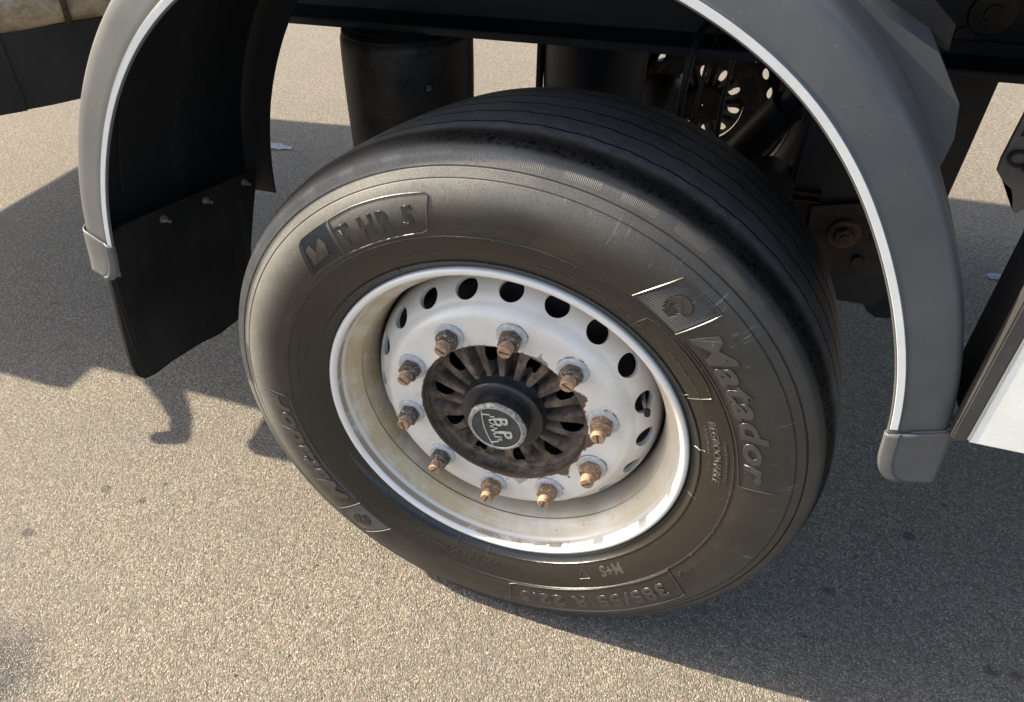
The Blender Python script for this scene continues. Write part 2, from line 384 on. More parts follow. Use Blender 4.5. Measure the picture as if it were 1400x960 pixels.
def text_geo(body, size, depth, bold=0.0, shear=0.0, space=1.0, bevel=0.0):
    cu = bpy.data.curves.new('t', 'FONT'); cu.body = body; cu.size = size; cu.extrude = depth; cu.offset = bold
    cu.shear = shear; cu.space_character = space; cu.resolution_u = 3; cu.bevel_depth = bevel; cu.bevel_resolution = 0
    ob = bpy.data.objects.new('t', cu); C.objects.link(ob)
    bpy.context.view_layer.update()
    me = bpy.data.meshes.new_from_object(ob.evaluated_get(bpy.context.evaluated_depsgraph_get()))
    bpy.data.objects.remove(ob); bpy.data.curves.remove(cu)
    return me

# ------------------------------------------------------------------ ground (one sheet to the horizon, finer near the wheel)
def ground():
    xs = [-250, -60, -20, -8, -5, -3.5, -2.5] + [-2.0 + i*0.05 for i in range(80)] + [2.2, 3, 5, 8, 20, 60, 250]
    ys = [-250, -60, -20, -8, -4, -2] + [-1.2 + i*0.05 for i in range(82)] + [3.2, 4, 6, 10, 20, 60, 250]
    vs = [(x, y, 0.0025*(mnoise.noise(Vector((x*1.3, y*1.3, 0))))*(1 if abs(x) < 2.3 and abs(y) < 3 else 0)) for y in ys for x in xs]
    nx = len(xs); fs = [(j*nx+i, j*nx+i+1, (j+1)*nx+i+1, (j+1)*nx+i) for j in range(len(ys)-1) for i in range(nx-1)]
    o = mesh('ground', vs, fs, M['asphalt']); o['kind'] = 'structure'
    return o
ground()
def patch(name, label, x, y, rx, ry, mat, seed, z=0.0035, n=90, rough=0.45):
    """thin flat spill lying on the asphalt, ragged outline"""
    bm = bmesh.new(); r_ = random.Random(seed); c = bm.verts.new((0, 0, 0.0016)); ring = []
    for i in range(n):
        t = TAU*i/n; k = 1 + rough*(mnoise.noise(Vector((math.cos(t)*2.2, math.sin(t)*2.2, seed))) + 0.6*mnoise.noise(Vector((math.cos(t)*7, math.sin(t)*7, seed*3.1))))
        ring.append(bm.verts.new((rx*k*math.cos(t), ry*k*math.sin(t), 0)))
    for i in range(n): bm.faces.new((c, ring[i], ring[(i+1) % n]))
    o = bm_link(name, bm, mat, None); o.location = (x, y, z); o['kind'] = 'structure'; 
    return o
patch('spilt_paint', '', -1.62, 1.80, 0.10, 0.030, M['stain'], 3)
patch('spilt_paint', '', 1.13, 1.60, 0.05, 0.020, M['stain'], 5)
patch('spilt_paint', '', -2.42, 1.78, 0.05, 0.022, M['stain'], 9)

# loose aggregate lying on and standing out of the asphalt (real relief near the camera)
def grit():
    r_ = random.Random(21); vs = []; fs = []
    base = [Vector((math.cos(a)*math.cos(e), math.sin(a)*math.cos(e), math.sin(e))) for e, k in ((0.15, 5), (0.9, 4)) for a in [TAU*i/k + e for i in range(k)]]
    top = Vector((0, 0, 1))
    nst = 26000
    for q in range(nst):
        x = r_.uniform(-1.6, 1.5); y = r_.uniform(-0.75, 1.5)
        if y > 0.7 and r_.random() < 0.6: continue
        s_ = 0.0009 + 0.0016*r_.random()**2.5; a = r_.uniform(0, TAU); ca, sa = math.cos(a), math.sin(a)
        k0 = len(vs); sx, sy, sz = s_*r_.uniform(0.8, 1.5), s_*r_.uniform(0.6, 1.0), s_*r_.uniform(0.45, 0.8)
        for v in base + [top]:
            px, py = v.x*sx*r_.uniform(0.8, 1.15), v.y*sy*r_.uniform(0.8, 1.15)
            vs.append((x + px*ca - py*sa, y + px*sa + py*ca, v.z*sz - sz*0.15))
        for i in range(5):
            fs.append((k0+i, k0+(i+1) % 5, k0+5+(min(i, 3) if i < 4 else 3)))
        for i in range(4):
            fs.append((k0+5+i, k0+(i+1) % 5, k0+5+(i+1) % 4)) if i < 3 else fs.append((k0+8, k0+0, k0+5))
            fs.append((k0+5+i, k0+5+(i+1) % 4, k0+9))
    g = G('loose_grit', 0.85, 0, 0.3)
    c = g.vor(160, out='Color'); s0 = g.xyz(c.o)[0]
    g.color(g.ramp(s0, [(0.0, (0.09, 0.082, 0.07)), (0.5, (0.19, 0.172, 0.145)), (0.85, (0.30, 0.275, 0.235)), (0.93, (0.50, 0.48, 0.44)), (1.0, (0.30, 0.18, 0.12))]))
    o = mesh('loose_grit', vs, fs, g.m, None, smooth=False); o['kind'] = 'stuff'
grit()

# ------------------------------------------------------------------ the trailer
root = bpy.data.objects.new('semi_trailer', None); C.objects.link(root); root.location = (0, 0, H0)
root['label'] = 'dark semi trailer with a grey mudguard arched over its silver steel wheel and worn tyre'
root['category'] = 'trailer'
def empty(name, loc=(0, 0, 0), parent=root):
    o = bpy.data.objects.new(name, None); C.objects.link(o); o.parent = parent; o.location = loc; return o
wheel = empty('wheel')
wheel['label'] = 'near wheel with silver perforated rim and worn black tyre'

# ---- tyre
SW = [(.2925,.018),(.2965,.011),(.2995,.006),(.3025,.0028),(.3065,.0002),(.3105,-.0026),(.3130,-.0050),(.3142,-.0078),(.3150,-.0080),(.3158,-.0066),
      (.3175,-.0074),(.322,-.0098),(.330,-.0138),(.340,-.0180),(.350,-.0212),(.3585,-.0232),(.3606,-.0236),(.3615,-.0253),(.3625,-.0254),(.3634,-.0242),
      (.368,-.0252),(.376,-.0261),(.385,-.0267),(.394,-.0269),(.403,-.0267),(.412,-.0260),(.421,-.0245),(.430,-.0217),(.4365,-.0188),(.4392,-.0172),
      (.4400,-.0150),(.4408,-.0150),(.4416,-.0159),(.4470,-.0132),(.4524,-.0104),(.4533,-.0078),(.4543,-.0074),(.4552,-.0094),(.4585,-.0082),(.4645,-.0058),
      (.4680,-.0040),(.4700,-.0018),(.4722,.0015),(.4745,.0060),(.4765,.0105),(.4785,.0160),(.4805,.0230),(.4828,.0310),(.4845,.0390),(.4855,.0460),(.4862,.0530)]
def ysurf(r):
    for (r0, y0), (r1, y1) in zip(SW, SW[1:]):
        if r0 <= r <= r1: return y0 + (y1 - y0)*(r - r0)/(r1 - r0)
    return -0.02
def crown(y):
    return 0.4868 if y < .07 else 0.4868 + (0.4701 - 0.4868)*((y - .07)/(.2928 - .07))**2
prof = list(SW)
TG = [0.068, 0.114, 0.160, 0.206, 0.248]
ynow = .056
pts_y = []
for gy in TG:
    while ynow < gy - .004: pts_y.append((ynow, 0)); ynow += .006
    pts_y += [(gy - .0018, 0), (gy - .0012, .0045), (gy + .0012, .0045), (gy + .0018, 0)]; ynow = gy + .008
while ynow < .286: pts_y.append((ynow, 0)); ynow += .007
prof += [(crown(y) - d, y) for y, d in pts_y]
prof += [(.4690, .291), (.4660, .298), (.4600, .305), (.450, .312), (.43, .322), (.40, .33), (.35, .325), (.31, .305), (.295, .295)]
def tyre_fn(v, r, y, t):
    x, yy, z = v
    if y > 0.058 and y < .28: yy += 0.0011*math.sin(t*54 + y*25) + 0.0007*math.sin(t*131 + y*60)
    n = mnoise.noise(Vector((math.cos(t)*3.0, math.sin(t)*3.0, r*14)))
    if .33 < r < .46 and y < 0.03: yy += 0.0012*n
    # dent in the upper sidewall
    a = math.degrees(t) % 360
    dd = ((a - 84)/7.0)**2 + ((r - 0.383)/0.020)**2
    if y < 0.03 and dd < 6: yy += 0.0042*math.exp(-dd)
    x += .1065*max(yy, 0); z -= .0594*max(yy, 0)
    if z < -H0 + 0.0006: z = -H0 + 0.0006
    return (x, yy, z)
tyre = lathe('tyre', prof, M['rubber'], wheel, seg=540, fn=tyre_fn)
tyre.data.materials.append(M['groove'])
mcol = len(prof) - 1
gset = {j for j in range(mcol) if prof[j][1] > .058 and prof[j][1] < .28 and prof[j+1][0] < crown(prof[j+1][1]) - .001 or (prof[j][1] > .058 and prof[j][1] < .28 and prof[j][0] < crown(prof[j][1]) - .001)}
for pz in tyre.data.polygons:
    if pz.index % mcol in gset: pz.material_index = 1

def sidewall_pt(u, v, h, th0, rm):
    """flat lettering (u along, v up, h proud) laid on the sidewall, reading clockwise with tops outward"""
    t = th0 - u/rm; r = rm + v
    return Vector((r*math.cos(t), ysurf(r) - h, r*math.sin(t)))
def side_text(body, deg0, deg1, r0, r1, h=0.0014, bold=0.0012, shear=0.0, name='raised_lettering', mat=None, space=1.0):
    me = text_geo(body, 1.0, 0.5, bold=bold/max(r1 - r0, .001)*0.7, shear=shear, space=space, bevel=0.007)
    xs = [v.co.x for v in me.vertices]; ys = [v.co.y for v in me.vertices]
    x0, x1, y0, y1 = min(xs), max(xs), min(ys), max(ys)
    rm = (r0 + r1)/2; L = RAD(deg0 - deg1)*rm
    for v in me.vertices:
        u = (v.co.x - x0)/(x1 - x0)*L; q = (v.co.y - y0)/(y1 - y0)*(r1 - r0) - (r1 - r0)/2
        hh = h if v.co.z > .51 else (h*.55 if v.co.z > 0 else -0.001)
        v.co = sidewall_pt(u, q, hh, RAD(deg0), rm)
    me.update()
    bm = bmesh.new(); bm.from_mesh(me); bmesh.ops.remove_doubles(bm, verts=bm.verts, dist=1e-6)
    bmesh.ops.recalc_face_normals(bm, faces=bm.faces); bm.to_mesh(me); bm.free()
    me.materials.clear()
    return link(name, me, mat or M['letter'], wheel, smooth=False)
def side_line(pts, rad=0.0009, name='raised_border', mat=None, closed=False, sub=14):
    """raised rib following (deg, r) points on the sidewall"""
    out = []; n = len(pts)
    for i in range(n if closed else n - 1):
        a, b = pts[i], pts[(i+1) % n]
        for k in range(sub):
            f = k/sub; d = a[0] + (b[0] - a[0])*f; r = a[1] + (b[1] - a[1])*f
            out.append((d, r))
    if not closed: out.append(pts[-1])
    bm = bmesh.new()
    tube(bm, [(r*math.cos(RAD(d)), ysurf(r) - 0.0004, r*math.sin(RAD(d))) for d, r in out], rad, 6, closed)
    return bm_link(name, bm, mat or M['letter'], wheel)
def side_hatch(name, quad, n, w=0.0006, h=0.0008, slant=0.0, skip=None):
    """many fine parallel ribs filling a (deg, r) quadrilateral: corners in order inner-start, outer-start, outer-end, inner-end"""
    bm = bmesh.new(); a, b, c, d = quad
    for i in range(n):
        f = (i + .5)/n
        p0 = (a[0] + (d[0] - a[0])*f, a[1] + (d[1] - a[1])*f); f2 = min(max(f + slant, 0), 1)
        p1 = (b[0] + (c[0] - b[0])*f2, b[1] + (c[1] - b[1])*f2)
        segs = [[]]
        for k in range(13):
            g_ = k/12; q = (p0[0] + (p1[0] - p0[0])*g_, p0[1] + (p1[1] - p0[1])*g_)
            if skip and skip(q): 
                if segs[-1]: segs.append([])
            else: segs[-1].append(q)
        for s_ in segs:
            if len(s_) < 2: continue
            tube(bm, [(r*math.cos(RAD(t)), ysurf(r) - h*0.3, r*math.sin(RAD(t))) for t, r in s_], w, 4)
    o = bm_link(name, bm, M['letter_dark'], wheel); o['kind'] = 'stuff'; return o
def crescent(name, ca, cr, pts, h=0.0016):
    """small raised emblem shape from (deg, r) outline"""
    bm = bmesh.new(); top = [bm.verts.new((r*math.cos(RAD(d)), ysurf(r) - h, r*math.sin(RAD(d)))) for d, r in pts]
    bot = [bm.verts.new((r*math.cos(RAD(d)), ysurf(r) + 0.001, r*math.sin(RAD(d)))) for d, r in pts]
    n = len(pts); bm.faces.new(top)
    for i in range(n): bm.faces.new((top[i], bot[i], bot[(i+1) % n], top[(i+1) % n]))
    bmesh.ops.triangulate(bm, faces=[f for f in bm.faces if len(f.verts) > 4])
    return bm_link(name, bm, M['rubber'], wheel, smooth=False)
# lettering and frames
side_text('T HR 5', 124.2, 105.6, .3795, .4110, h=.0022, bold=.0013, shear=0.10, space=1.2, mat=M['letter_dark'])
side_line([(125.9, .3695), (124.3, .4238), (118, .4262), (110, .4262), (102.4, .4250), (101.6, .4215), (103.6, .3725), (105.0, .3692), (112, .3685), (120, .3685)], .0012, closed=True)
side_line([(126.6, .3700), (137.2, .3735), (137.6, .3785), (134.2, .4190), (132.8, .4235), (124.9, .4240)], .0009)
side_hatch('hatched_emblem_field', ((137.0, .3745), (133.4, .4225), (125.2, .4225), (126.8, .3715)), 26, w=.0005)
crescent('emblem', 0, 0, [(134.6, .383), (133.4, .408), (131.9, .411), (131.6, .397), (129.5, .408), (128.6, .411), (128.0, .398), (129.2, .383), (130.2, .383), (129.6, .397), (131.9, .383), (132.7, .384), (132.9, .398), (133.5, .383)])
def logo_box(d0, d1, slant=2.0):
    side_line([(d0 + slant, .3675), (d0 - slant, .4275), (d1 - .4, .4285), (d1 + .9, .3650)], .0013)
    def hole(q):
        a = (q[0] - (d0 + d1)/2)*RAD(1)*.397; b = q[1] - .397
        rr = math.hypot(a, b); return .008 < rr < .0165 and not (a < -.006 and b < -.004)
    side_hatch('hatched_emblem_field', ((d0 + 1.4, .3690), (d0 - slant - .3, .4265), (d1 + .2, .4275), (d1 + 1.3, .3670)), 30, w=.0006, h=.0010, slant=0.10, skip=hole)
    mid = (d0 + d1)/2; k = 1/(RAD(1)*.397)
    outer = [(mid + .016*math.cos(t)*k, .397 + .016*math.sin(t)) for t in [RAD(a) for a in range(-60, 200, 20)]]
    inner = [(mid + (.0085*math.cos(t) + .002)*k, .394 + .0085*math.sin(t)) for t in [RAD(a) for a in range(190, -70, -20)]]
    crescent('emblem', 0, 0, outer + inner)
logo_box(57.6, 46.8)
side_line([(45.6, .3650), (30, .3662), (12, .3670), (5.3, .3690), (4.6, .3740), (4.2, .4235)], .0009)
side_text('Matador', 45.6, 6.2, .3745, .4085, h=.0021, bold=.0011, shear=0.28, space=1.08)
logo_box(-125.2, -136.4)
side_text('Matador', -138.6, -177.0, .3745, .4085, h=.0021, bold=.0011, shear=0.28, space=1.08)
side_line([(-137.5, .3650), (-160, .3660), (-176.0, .3680), (-177.8, .3760), (-179.3, .4250)], .0012)
side_text('385/55 R 22.5', -38.4, -81.4, .3800, .4105, h=.0018, bold=.0009, shear=0.1, space=1.12)
side_line([(-33.2, .3640), (-36.4, .4205), (-38.0, .4235), (-60, .4262), (-82, .4240), (-84.6, .4205), (-84.0, .3690), (-82.4, .3655), (-60, .3640)], .0011, closed=True)
side_text('M+S', -46.2, -53.6, .3240, .3430, h=.0010, bold=.0004, name='raised_lettering')
side_text('REGROOVABLE', 22.6, 2.8, .3340, .3450, h=.0010, bold=.0001, name='raised_lettering')
side_line([(-57.8, .3420), (-61.2, .3420), (-59.5, .3240)], .0007, closed=True)
side_line([(54.5, .3185), (54.0, .3520), (52.5, .3560), (34, .3560), (29.8, .3530), (29.4, .3170)], .0008)
# rows of tiny mould print, too small to read in the photograph: plain raised ticks
def ticks(d0, d1, r0, r1, dens, seed, h=.0007, sz=.0009):
    r_ = random.Random(seed); bm = bmesh.new(); n = int(abs(d1 - d0)*dens)
    for i in range(n):
        d = d0 + (d1 - d0)*(i + .5)/n
        if mnoise.noise(Vector((d*1.3, seed, 0))) > .32: continue
        for _ in range(2):
            r = r_.uniform(r0, r1); t = RAD(d + r_.uniform(-.1, .1))
            p = Vector((r*math.cos(t), ysurf(r) - h*.3, r*math.sin(t)))
            rot = Matrix.Rotation(-t, 3, 'Y')
            box(bm, p, (sz*r_.choice((.6, 2.2)), h*1.6, sz*r_.choice((.6, 1.6))), rot)
    o = bm_link('mould_marks', bm, M['letter'], wheel, smooth=False); o['kind'] = 'stuff'
ticks(-88, -97, .3225, .3340, 9, 2); ticks(-97, -118, .3300, .3400, 8, 3); ticks(160, 186, .3330, .3380, 3, 4); ticks(158, 184, .3450, .3490, 3, 5)
ticks(80, 52, .3330, .3350, 4, 6); ticks(74, 58, .3400, .3425, 3, 7); ticks(116, 102, .3320, .3360, 4, 8); ticks(48, 28, .3360, .3380, 3, 9)
ticks(21, 4, .3265, .3290, 3, 10); ticks(17, 4, .3510, .3540, 4, 11); ticks(-28, -33, .378, .39, 3, 12)
# fine mould flash lines crossing the bead
bm = bmesh.new()
for d in (-150, -132, -117.5, -103, -92, -70, -59, -40, -30, -6, 12, 30.5, 54, 66, 79, 92, 118, 140, 163, 178):
    tube(bm, [(r*math.cos(RAD(d)), ysurf(r) - .0001, r*math.sin(RAD(d))) for r in (.3035, .3085, .3135, .3150, .3180, .3220)], .0005, 5)
o = bm_link('mould_flash', bm, M['letter'], wheel); o['kind'] = 'stuff'
# little rubber hairs left by the mould vents
bm = bmesh.new(); r_ = random.Random(4)
for i in range(70):
    d = r_.uniform(0, 360); r = r_.choice((.3150, .3620, .3622, .405, .43, .376, .352)) + r_.uniform(-.001, .001); t = RAD(d)
    cyl(bm, (r*math.cos(t), ysurf(r) + .0005, r*math.sin(t)), (r*math.cos(t), ysurf(r) - .0018, r*math.sin(t)), .0006, .0004, 6)
o = bm_link('mould_vent_nibs', bm, M['letter'], wheel); o['kind'] = 'stuff'
# ---- rim barrel
RIM = [(.2900,.030),(.2935,.020),(.2975,.012),(.2990,.0055),(.2984,.0012),(.2962,-.0012),(.2930,-.0020),(.2898,-.0012),(.2872,.0010),(.2857,.0040),(.2850,.0080),
       (.2842,.0130),(.2828,.0185),(.2800,.0240),(.2762,.0290),(.2718,.0340),(.2676,.0390),(.2645,.0435),(.2622,.0475),(.2612,.0500),(.2622,.0518),(.2616,.0540),
       (.2590,.0600),(.2562,.0700),(.2540,.0820),(.2524,.0950),(.2514,.1100),(.2508,.1400),(.2508,.1500)]
def smooth_prof(P, k=2):
    out = []
    for i in range(len(P) - 1):
        p0 = P[max(i-1, 0)]; p1 = P[i]; p2 = P[i+1]; p3 = P[min(i+2, len(P)-1)]
        for j in range(k):
            t = j/k
            out.append(tuple(0.5*((2*p1[a]) + (-p0[a]+p2[a])*t + (2*p0[a]-5*p1[a]+4*p2[a]-p3[a])*t*t + (-p0[a]+3*p1[a]-3*p2[a]+p3[a])*t**3) for a in (0, 1)))
    out.append(P[-1]); return out
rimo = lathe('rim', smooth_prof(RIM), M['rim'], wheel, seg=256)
# outer half of the barrel seen from inside the vehicle
rimin = lathe('rim_inner_half', [(.2508,.150),(.2508,.20),(.262,.24),(.272,.28),(.285,.29),(.292,.296)], M['rim'], wheel, seg=128)
# ---- disc with hand holes
DF = [(.1402,.0345),(.1412,.0332),(.1440,.0328),(.1700,.0328),(.1900,.0330),(.1955,.0336),(.2005,.0356),(.2050,.0392),(.2095,.0435),(.2140,.0487),(.2187,.0525),(.2240,.0575),
      (.2292,.0636),(.2345,.0710),(.2393,.0798),(.2432,.0895),(.2462,.1000),(.2484,.1110),(.2500,.1230),(.2507,.1330)]
back = []
for i in range(len(DF) - 1, -1, -1):
    a = DF[max(i-1, 0)]; b = DF[min(i+1, len(DF)-1)]; dx, dy = b[0]-a[0], b[1]-a[1]; L = math.hypot(dx, dy)
    back.append((DF[i][0] - dy/L*.009, DF[i][1] + dx/L*.009) if i > 1 else (.1402, .0425))
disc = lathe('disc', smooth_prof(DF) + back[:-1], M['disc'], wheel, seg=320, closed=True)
cut = bmesh.new()
NH = 20
for k in range(NH):
    t = 2.835 - RAD(1.0) - k*TAU/NH
    nr, ny = .80, -.60
    c = Vector((.2292*math.cos(t), .0640, .2292*math.sin(t))); nn = Vector((nr*math.cos(t), ny, nr*math.sin(t)))
    cyl(cut, c - nn*.020, c + nn*.020, .0192, n=36)
cme = bpy.data.meshes.new('cut'); cut.to_mesh(cme); cut.free(); cob = bpy.data.objects.new('cut', cme); C.objects.link(cob); cob.parent = wheel
md = disc.modifiers.new('b', 'BOOLEAN'); md.object = cob; md.operation = 'DIFFERENCE'; md.solver = 'EXACT'
bv = disc.modifiers.new('v', 'BEVEL'); bv.width = .0008; bv.segments = 2; bv.limit_method = 'ANGLE'; bv.angle_limit = RAD(50)
bpy.context.view_layer.update()
nm = bpy.data.meshes.new_from_object(disc.evaluated_get(bpy.context.evaluated_depsgraph_get()))
disc.modifiers.clear(); disc.data = nm; bpy.data.objects.remove(cob)
nm.materials.clear(); nm.materials.append(M['disc'])
nm.polygons.foreach_set('use_smooth', [True]*len(nm.polygons)); nm.set_sharp_from_angle(angle=RAD(40))
# brake drum behind the disc
drum = lathe('brake_drum', [(.130,.100),(.205,.105),(.214,.112),(.216,.130),(.216,.300),(.205,.310),(.10,.312)], M['grime'], wheel, seg=96)
# ---- hub casting
def hub_mesh():
    NR, NT = 46, 720; vs = []; fs = []
    for i in range(NR + 1):
        f = i/NR; r = .0640 + (.1400 - .0640)*f
        for j in range(NT):
            t = TAU*j/NT
            ph = ((t - STUD_PH)/(PI/5)) % 1.0 - .5          # 0 midway between studs
            def bumpf(c, w_): d = (ph - c + .5) % 1.0 - .5; return math.exp(-(d/w_)**2)
            flare = .150 + .045*f
            ribs = max(bumpf(-.235, flare), bumpf(.235, flare))
            crest = .047 + .014*f**1.5
            valley = .067 + .010*math.sin(PI*min(f*1.1, 1))
            win = bumpf(0.0, .19)*max(0, min(1, (f - .26)/.14))*max(0, min(1, (.92 - f)/.06))
            win2 = bumpf(.5, .10)*max(0, min(1, (f - .40)/.12))*max(0, min(1, (.80 - f)/.08))
            s = min(1.0, ribs*1.25)
            s = s*s*(3 - 2*s)
            y = crest*s + valley*(1 - s)
            y += .010*max(0, win2 - .2)*(1 - s)
            if f < .12: y = y*(f/.12) + .050*(1 - f/.12)
            if f > .88: k = min(1, (f - .88)/.07); k = k*k*(3-2*k); y = y*(1 - k) + .0560*k
            y += .0005*mnoise.noise(Vector((r*math.cos(t)*90, r*math.sin(t)*90, 0)))
            vs.append((r*math.cos(t), y, r*math.sin(t)))
    for i in range(NR):
        for j in range(NT):
            k = (j + 1) % NT
            ph = ((TAU*(j + .5)/NT - STUD_PH)/(PI/5)) % 1.0 - .5; f = (i + .5)/NR
            if (ph/(.125 + .04*f))**2 + ((f - .60)/.27)**2 < 1: continue      # window cast between the ribs
            fs.append((i*NT + j, i*NT + k, (i+1)*NT + k, (i+1)*NT + j))
    return vs, fs
v_, f_ = hub_mesh(); hubo = mesh('hub', v_, f_, M['hub'], wheel)
hubo.data.materials.append(M['groove'])
for pz in hubo.data.polygons:
    if pz.center.y > .2: pz.material_index = 1
lathe('hub_window_dark', [(.050,.095),(.100,.118),(.150,.125)], M['groove'], wheel, seg=64)  # black backing disc added as the shade behind the hub windows
lathe('hub_flange', [(.1398,.040),(.1398,.056),(.1385,.058),(.155,.10)], M['hub'], wheel, seg=128)
collar = lathe('hub_collar', smooth_prof([(.0740,.066),(.0735,.052),(.0722,.0475),(.0710,.0440),(.0700,.0360),(.0690,.0320),(.0668,.0298),(.0630,.0290),(.0560,.0288),(.040,.0288),(.002,.0288)], 2), M['collar'], wheel, seg=128)
# octagonal cap
def cap_mesh():
    vs = []; fs = []; NT = 240
    rings = [(.0288, 1.0, 0), (.0160, 1.0, 0), (.0080, .992, .15), (.0040, .965, .4), (.0022, .93, .75), (.0012, .90, 1.0), (.0012, .885, 1.0), (.0026, .870, 1.0), (.0034, .862, 1.0)]
    for y, k, rd in rings:
        for j in range(NT):
            t = TAU*j/NT; a = (t - RAD(97)) % (PI/4) - PI/8
            ro = .0505*math.cos(PI/8)/math.cos(a); ro = min(ro*1.045, .0502)
            r = (ro*(1 - rd) + .0498*rd)*k
            vs.append((r*math.cos(t), y, r*math.sin(t)))
    for i in range(len(rings) - 1):
        for j in range(NT): k = (j + 1) % NT; fs.append((i*NT+j, (i+1)*NT+j, (i+1)*NT+k, i*NT+k))
    return vs, fs
v_, f_ = cap_mesh(); capo = mesh('hub_cap', v_, f_, M['cap'], wheel)
capo.data.materials.append(M['collar'])
for pz in capo.data.polygons:
    if pz.index < 240*2: pz.material_index = 1
lathe('hub_cap_emblem', [(.0001,.0034),(.0405,.0034),(.0435,.0032)], M['emblem_bg'], wheel, seg=96)
UD = Vector((math.cos(RAD(-74)), 0, math.sin(RAD(-74)))); VD = Vector((math.cos(RAD(16)), 0, math.sin(RAD(16))))
def emb(u, v, y): return UD*u + VD*v + Vector((0, y, 0))
def cap_text(body, u0, u1, v0, v1, bold):
    me = text_geo(body, 1.0, .5, bold=bold)
    xs = [q.co.x for q in me.vertices]; ys = [q.co.y for q in me.vertices]; a, b, c, d = min(xs), max(xs), min(ys), max(ys)
    for q in me.vertices: q.co = emb(u0 + (q.co.x - a)/(b - a)*(u1 - u0), v0 + (q.co.y - c)/(d - c)*(v1 - v0), .0012 if q.co.z > 0 else .0040)
    me.materials.clear(); return link('hub_cap_lettering', me, M['emblem_lt'], wheel, smooth=False)
cap_text('B P', -.0215, .0215, .0010, .0245, .010)
bm = bmesh.new()
def strokes(bm, pts, r=.0012): tube(bm, [emb(u, v, .0024) for u, v in pts], r, 8)
strokes(bm, [(-.0300, -.0175), (-.0285, -.0035), (-.0245, -.0035), (-.0250, .0035), (-.0195, .0035), (-.0175, -.0070), (-.0115, -.0070)])
strokes(bm, [(-.0115, -.0070), (-.0085, .0010), (-.0045, -.0090), (.0, .0020), (.0045, -.0090), (.0085, .0010), (.0115, -.0070)])
strokes(bm, [(.0300, -.0175), (.0285, -.0035), (.0245, -.0035), (.0250, .0035), (.0195, .0035), (.0175, -.0070), (.0115, -.0070)])
strokes(bm, [(-.0365 + .073*i/20, -.0195 - .0045*math.cos((i/20 - .5)*PI) + .004) for i in range(21)], .0010)
bm_link('hub_cap_lettering', bm, M['emblem_lt'], wheel)
bm = bmesh.new(); tube(bm, [(.0425*math.cos(TAU*i/96), .0024, .0425*math.sin(TAU*i/96)) for i in range(96)], .0009, 6, True)
bm_link('hub_cap_ring', bm, M['emblem_lt'], wheel)
# ---- nuts and studs
def nut_meshes():
    out = []
    bm = bmesh.new()                                  # washer
    vs = cyl(bm, (0, 0, 0), (0, -.0056, 0), .0242, .0232, 40)
    bmesh.ops.bevel(bm, geom=[e for e in bm.edges if e.calc_face_angle(0) > .5], offset=.0010, segments=2, affect='EDGES'); out.append(('nut_washer', bm))
    bm = bmesh.new()                                  # hex nut with chamfered crown
    cyl(bm, (0, -.0072, 0), (0, -.0205, 0), .0182, .0182, 6)
    cyl(bm, (0, -.0205, 0), (0, -.0228, 0), .0184, .0150, 6)
    cyl(bm, (0, -.0226, 0), (0, -.0262, 0), .0138, .0128, 28)
    out.append(('wheel_nut', bm))
    bm = bmesh.new()                                  # stud end, slotted
    cyl(bm, (0, -.0255, 0), (0, -.0415, 0), .0108, .0108, 28)
    for k in range(6): cyl(bm, (0, -.0275 - k*.0018, 0), (0, -.0284 - k*.0018, 0), .0112, .0106, 28)
    cyl(bm, (0, -.0415, 0), (0, -.0432, 0), .0108, .0092, 28)
    out.append(('wheel_stud', bm))
    return out
NM = {}
for nme, bm in nut_meshes():
    bmesh.ops.recalc_face_normals(bm, faces=bm.faces); me = bpy.data.meshes.new(nme); bm.to_mesh(me); bm.free()
    me.polygons.foreach_set('use_smooth', [True]*len(me.polygons)); me.set_sharp_from_angle(angle=RAD(28)); NM[nme] = me
bm = bmesh.new(); box(bm, (0, -.04335, 0), (.0165, .0006, .0026)); me = bpy.data.meshes.new('slot'); bm.to_mesh(me); bm.free(); me.materials.append(M['rustbolt']); NM['slot'] = me
NM['wheel_stud'].materials.append(M['stud']); NM['nut_washer'].materials.append(M['washer'])
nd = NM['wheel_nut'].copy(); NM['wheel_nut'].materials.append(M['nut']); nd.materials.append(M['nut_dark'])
for k in range(10):
    t = STUD_PH - k*TAU/10; p = (.1675*math.cos(t), .0330, .1675*math.sin(t))
    for nme in ('nut_washer', 'wheel_nut', 'wheel_stud', 'slot'):
        me = NM[nme]
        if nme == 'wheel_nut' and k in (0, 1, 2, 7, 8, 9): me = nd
        o = bpy.data.objects.new(nme if nme != 'slot' else 'stud_slot', me); C.objects.link(o); o.parent = wheel
        o.location = p; o.rotation_euler = (0, rnd.uniform(0, TAU), 0); o.scale = (1, .93 + .03*math.sin(k*2.1), 1)
# valve
bm = bmesh.new(); tv = RAD(18)
tube(bm, [(.222*math.cos(tv), .085, .222*math.sin(tv)), (.228*math.cos(tv), .060, .228*math.sin(tv)), (.236*math.cos(tv), .040, .236*math.sin(tv))], .0032, 10)
bm_link('valve_stem', bm, M['steel'], wheel)
bm = bmesh.new(); cyl(bm, (.236*math.cos(tv), .041, .236*math.sin(tv)), (.238*math.cos(tv), .031, .238*math.sin(tv)), .0055, .0045, 16); bm_link('valve_cap', bm, M['black'], wheel)

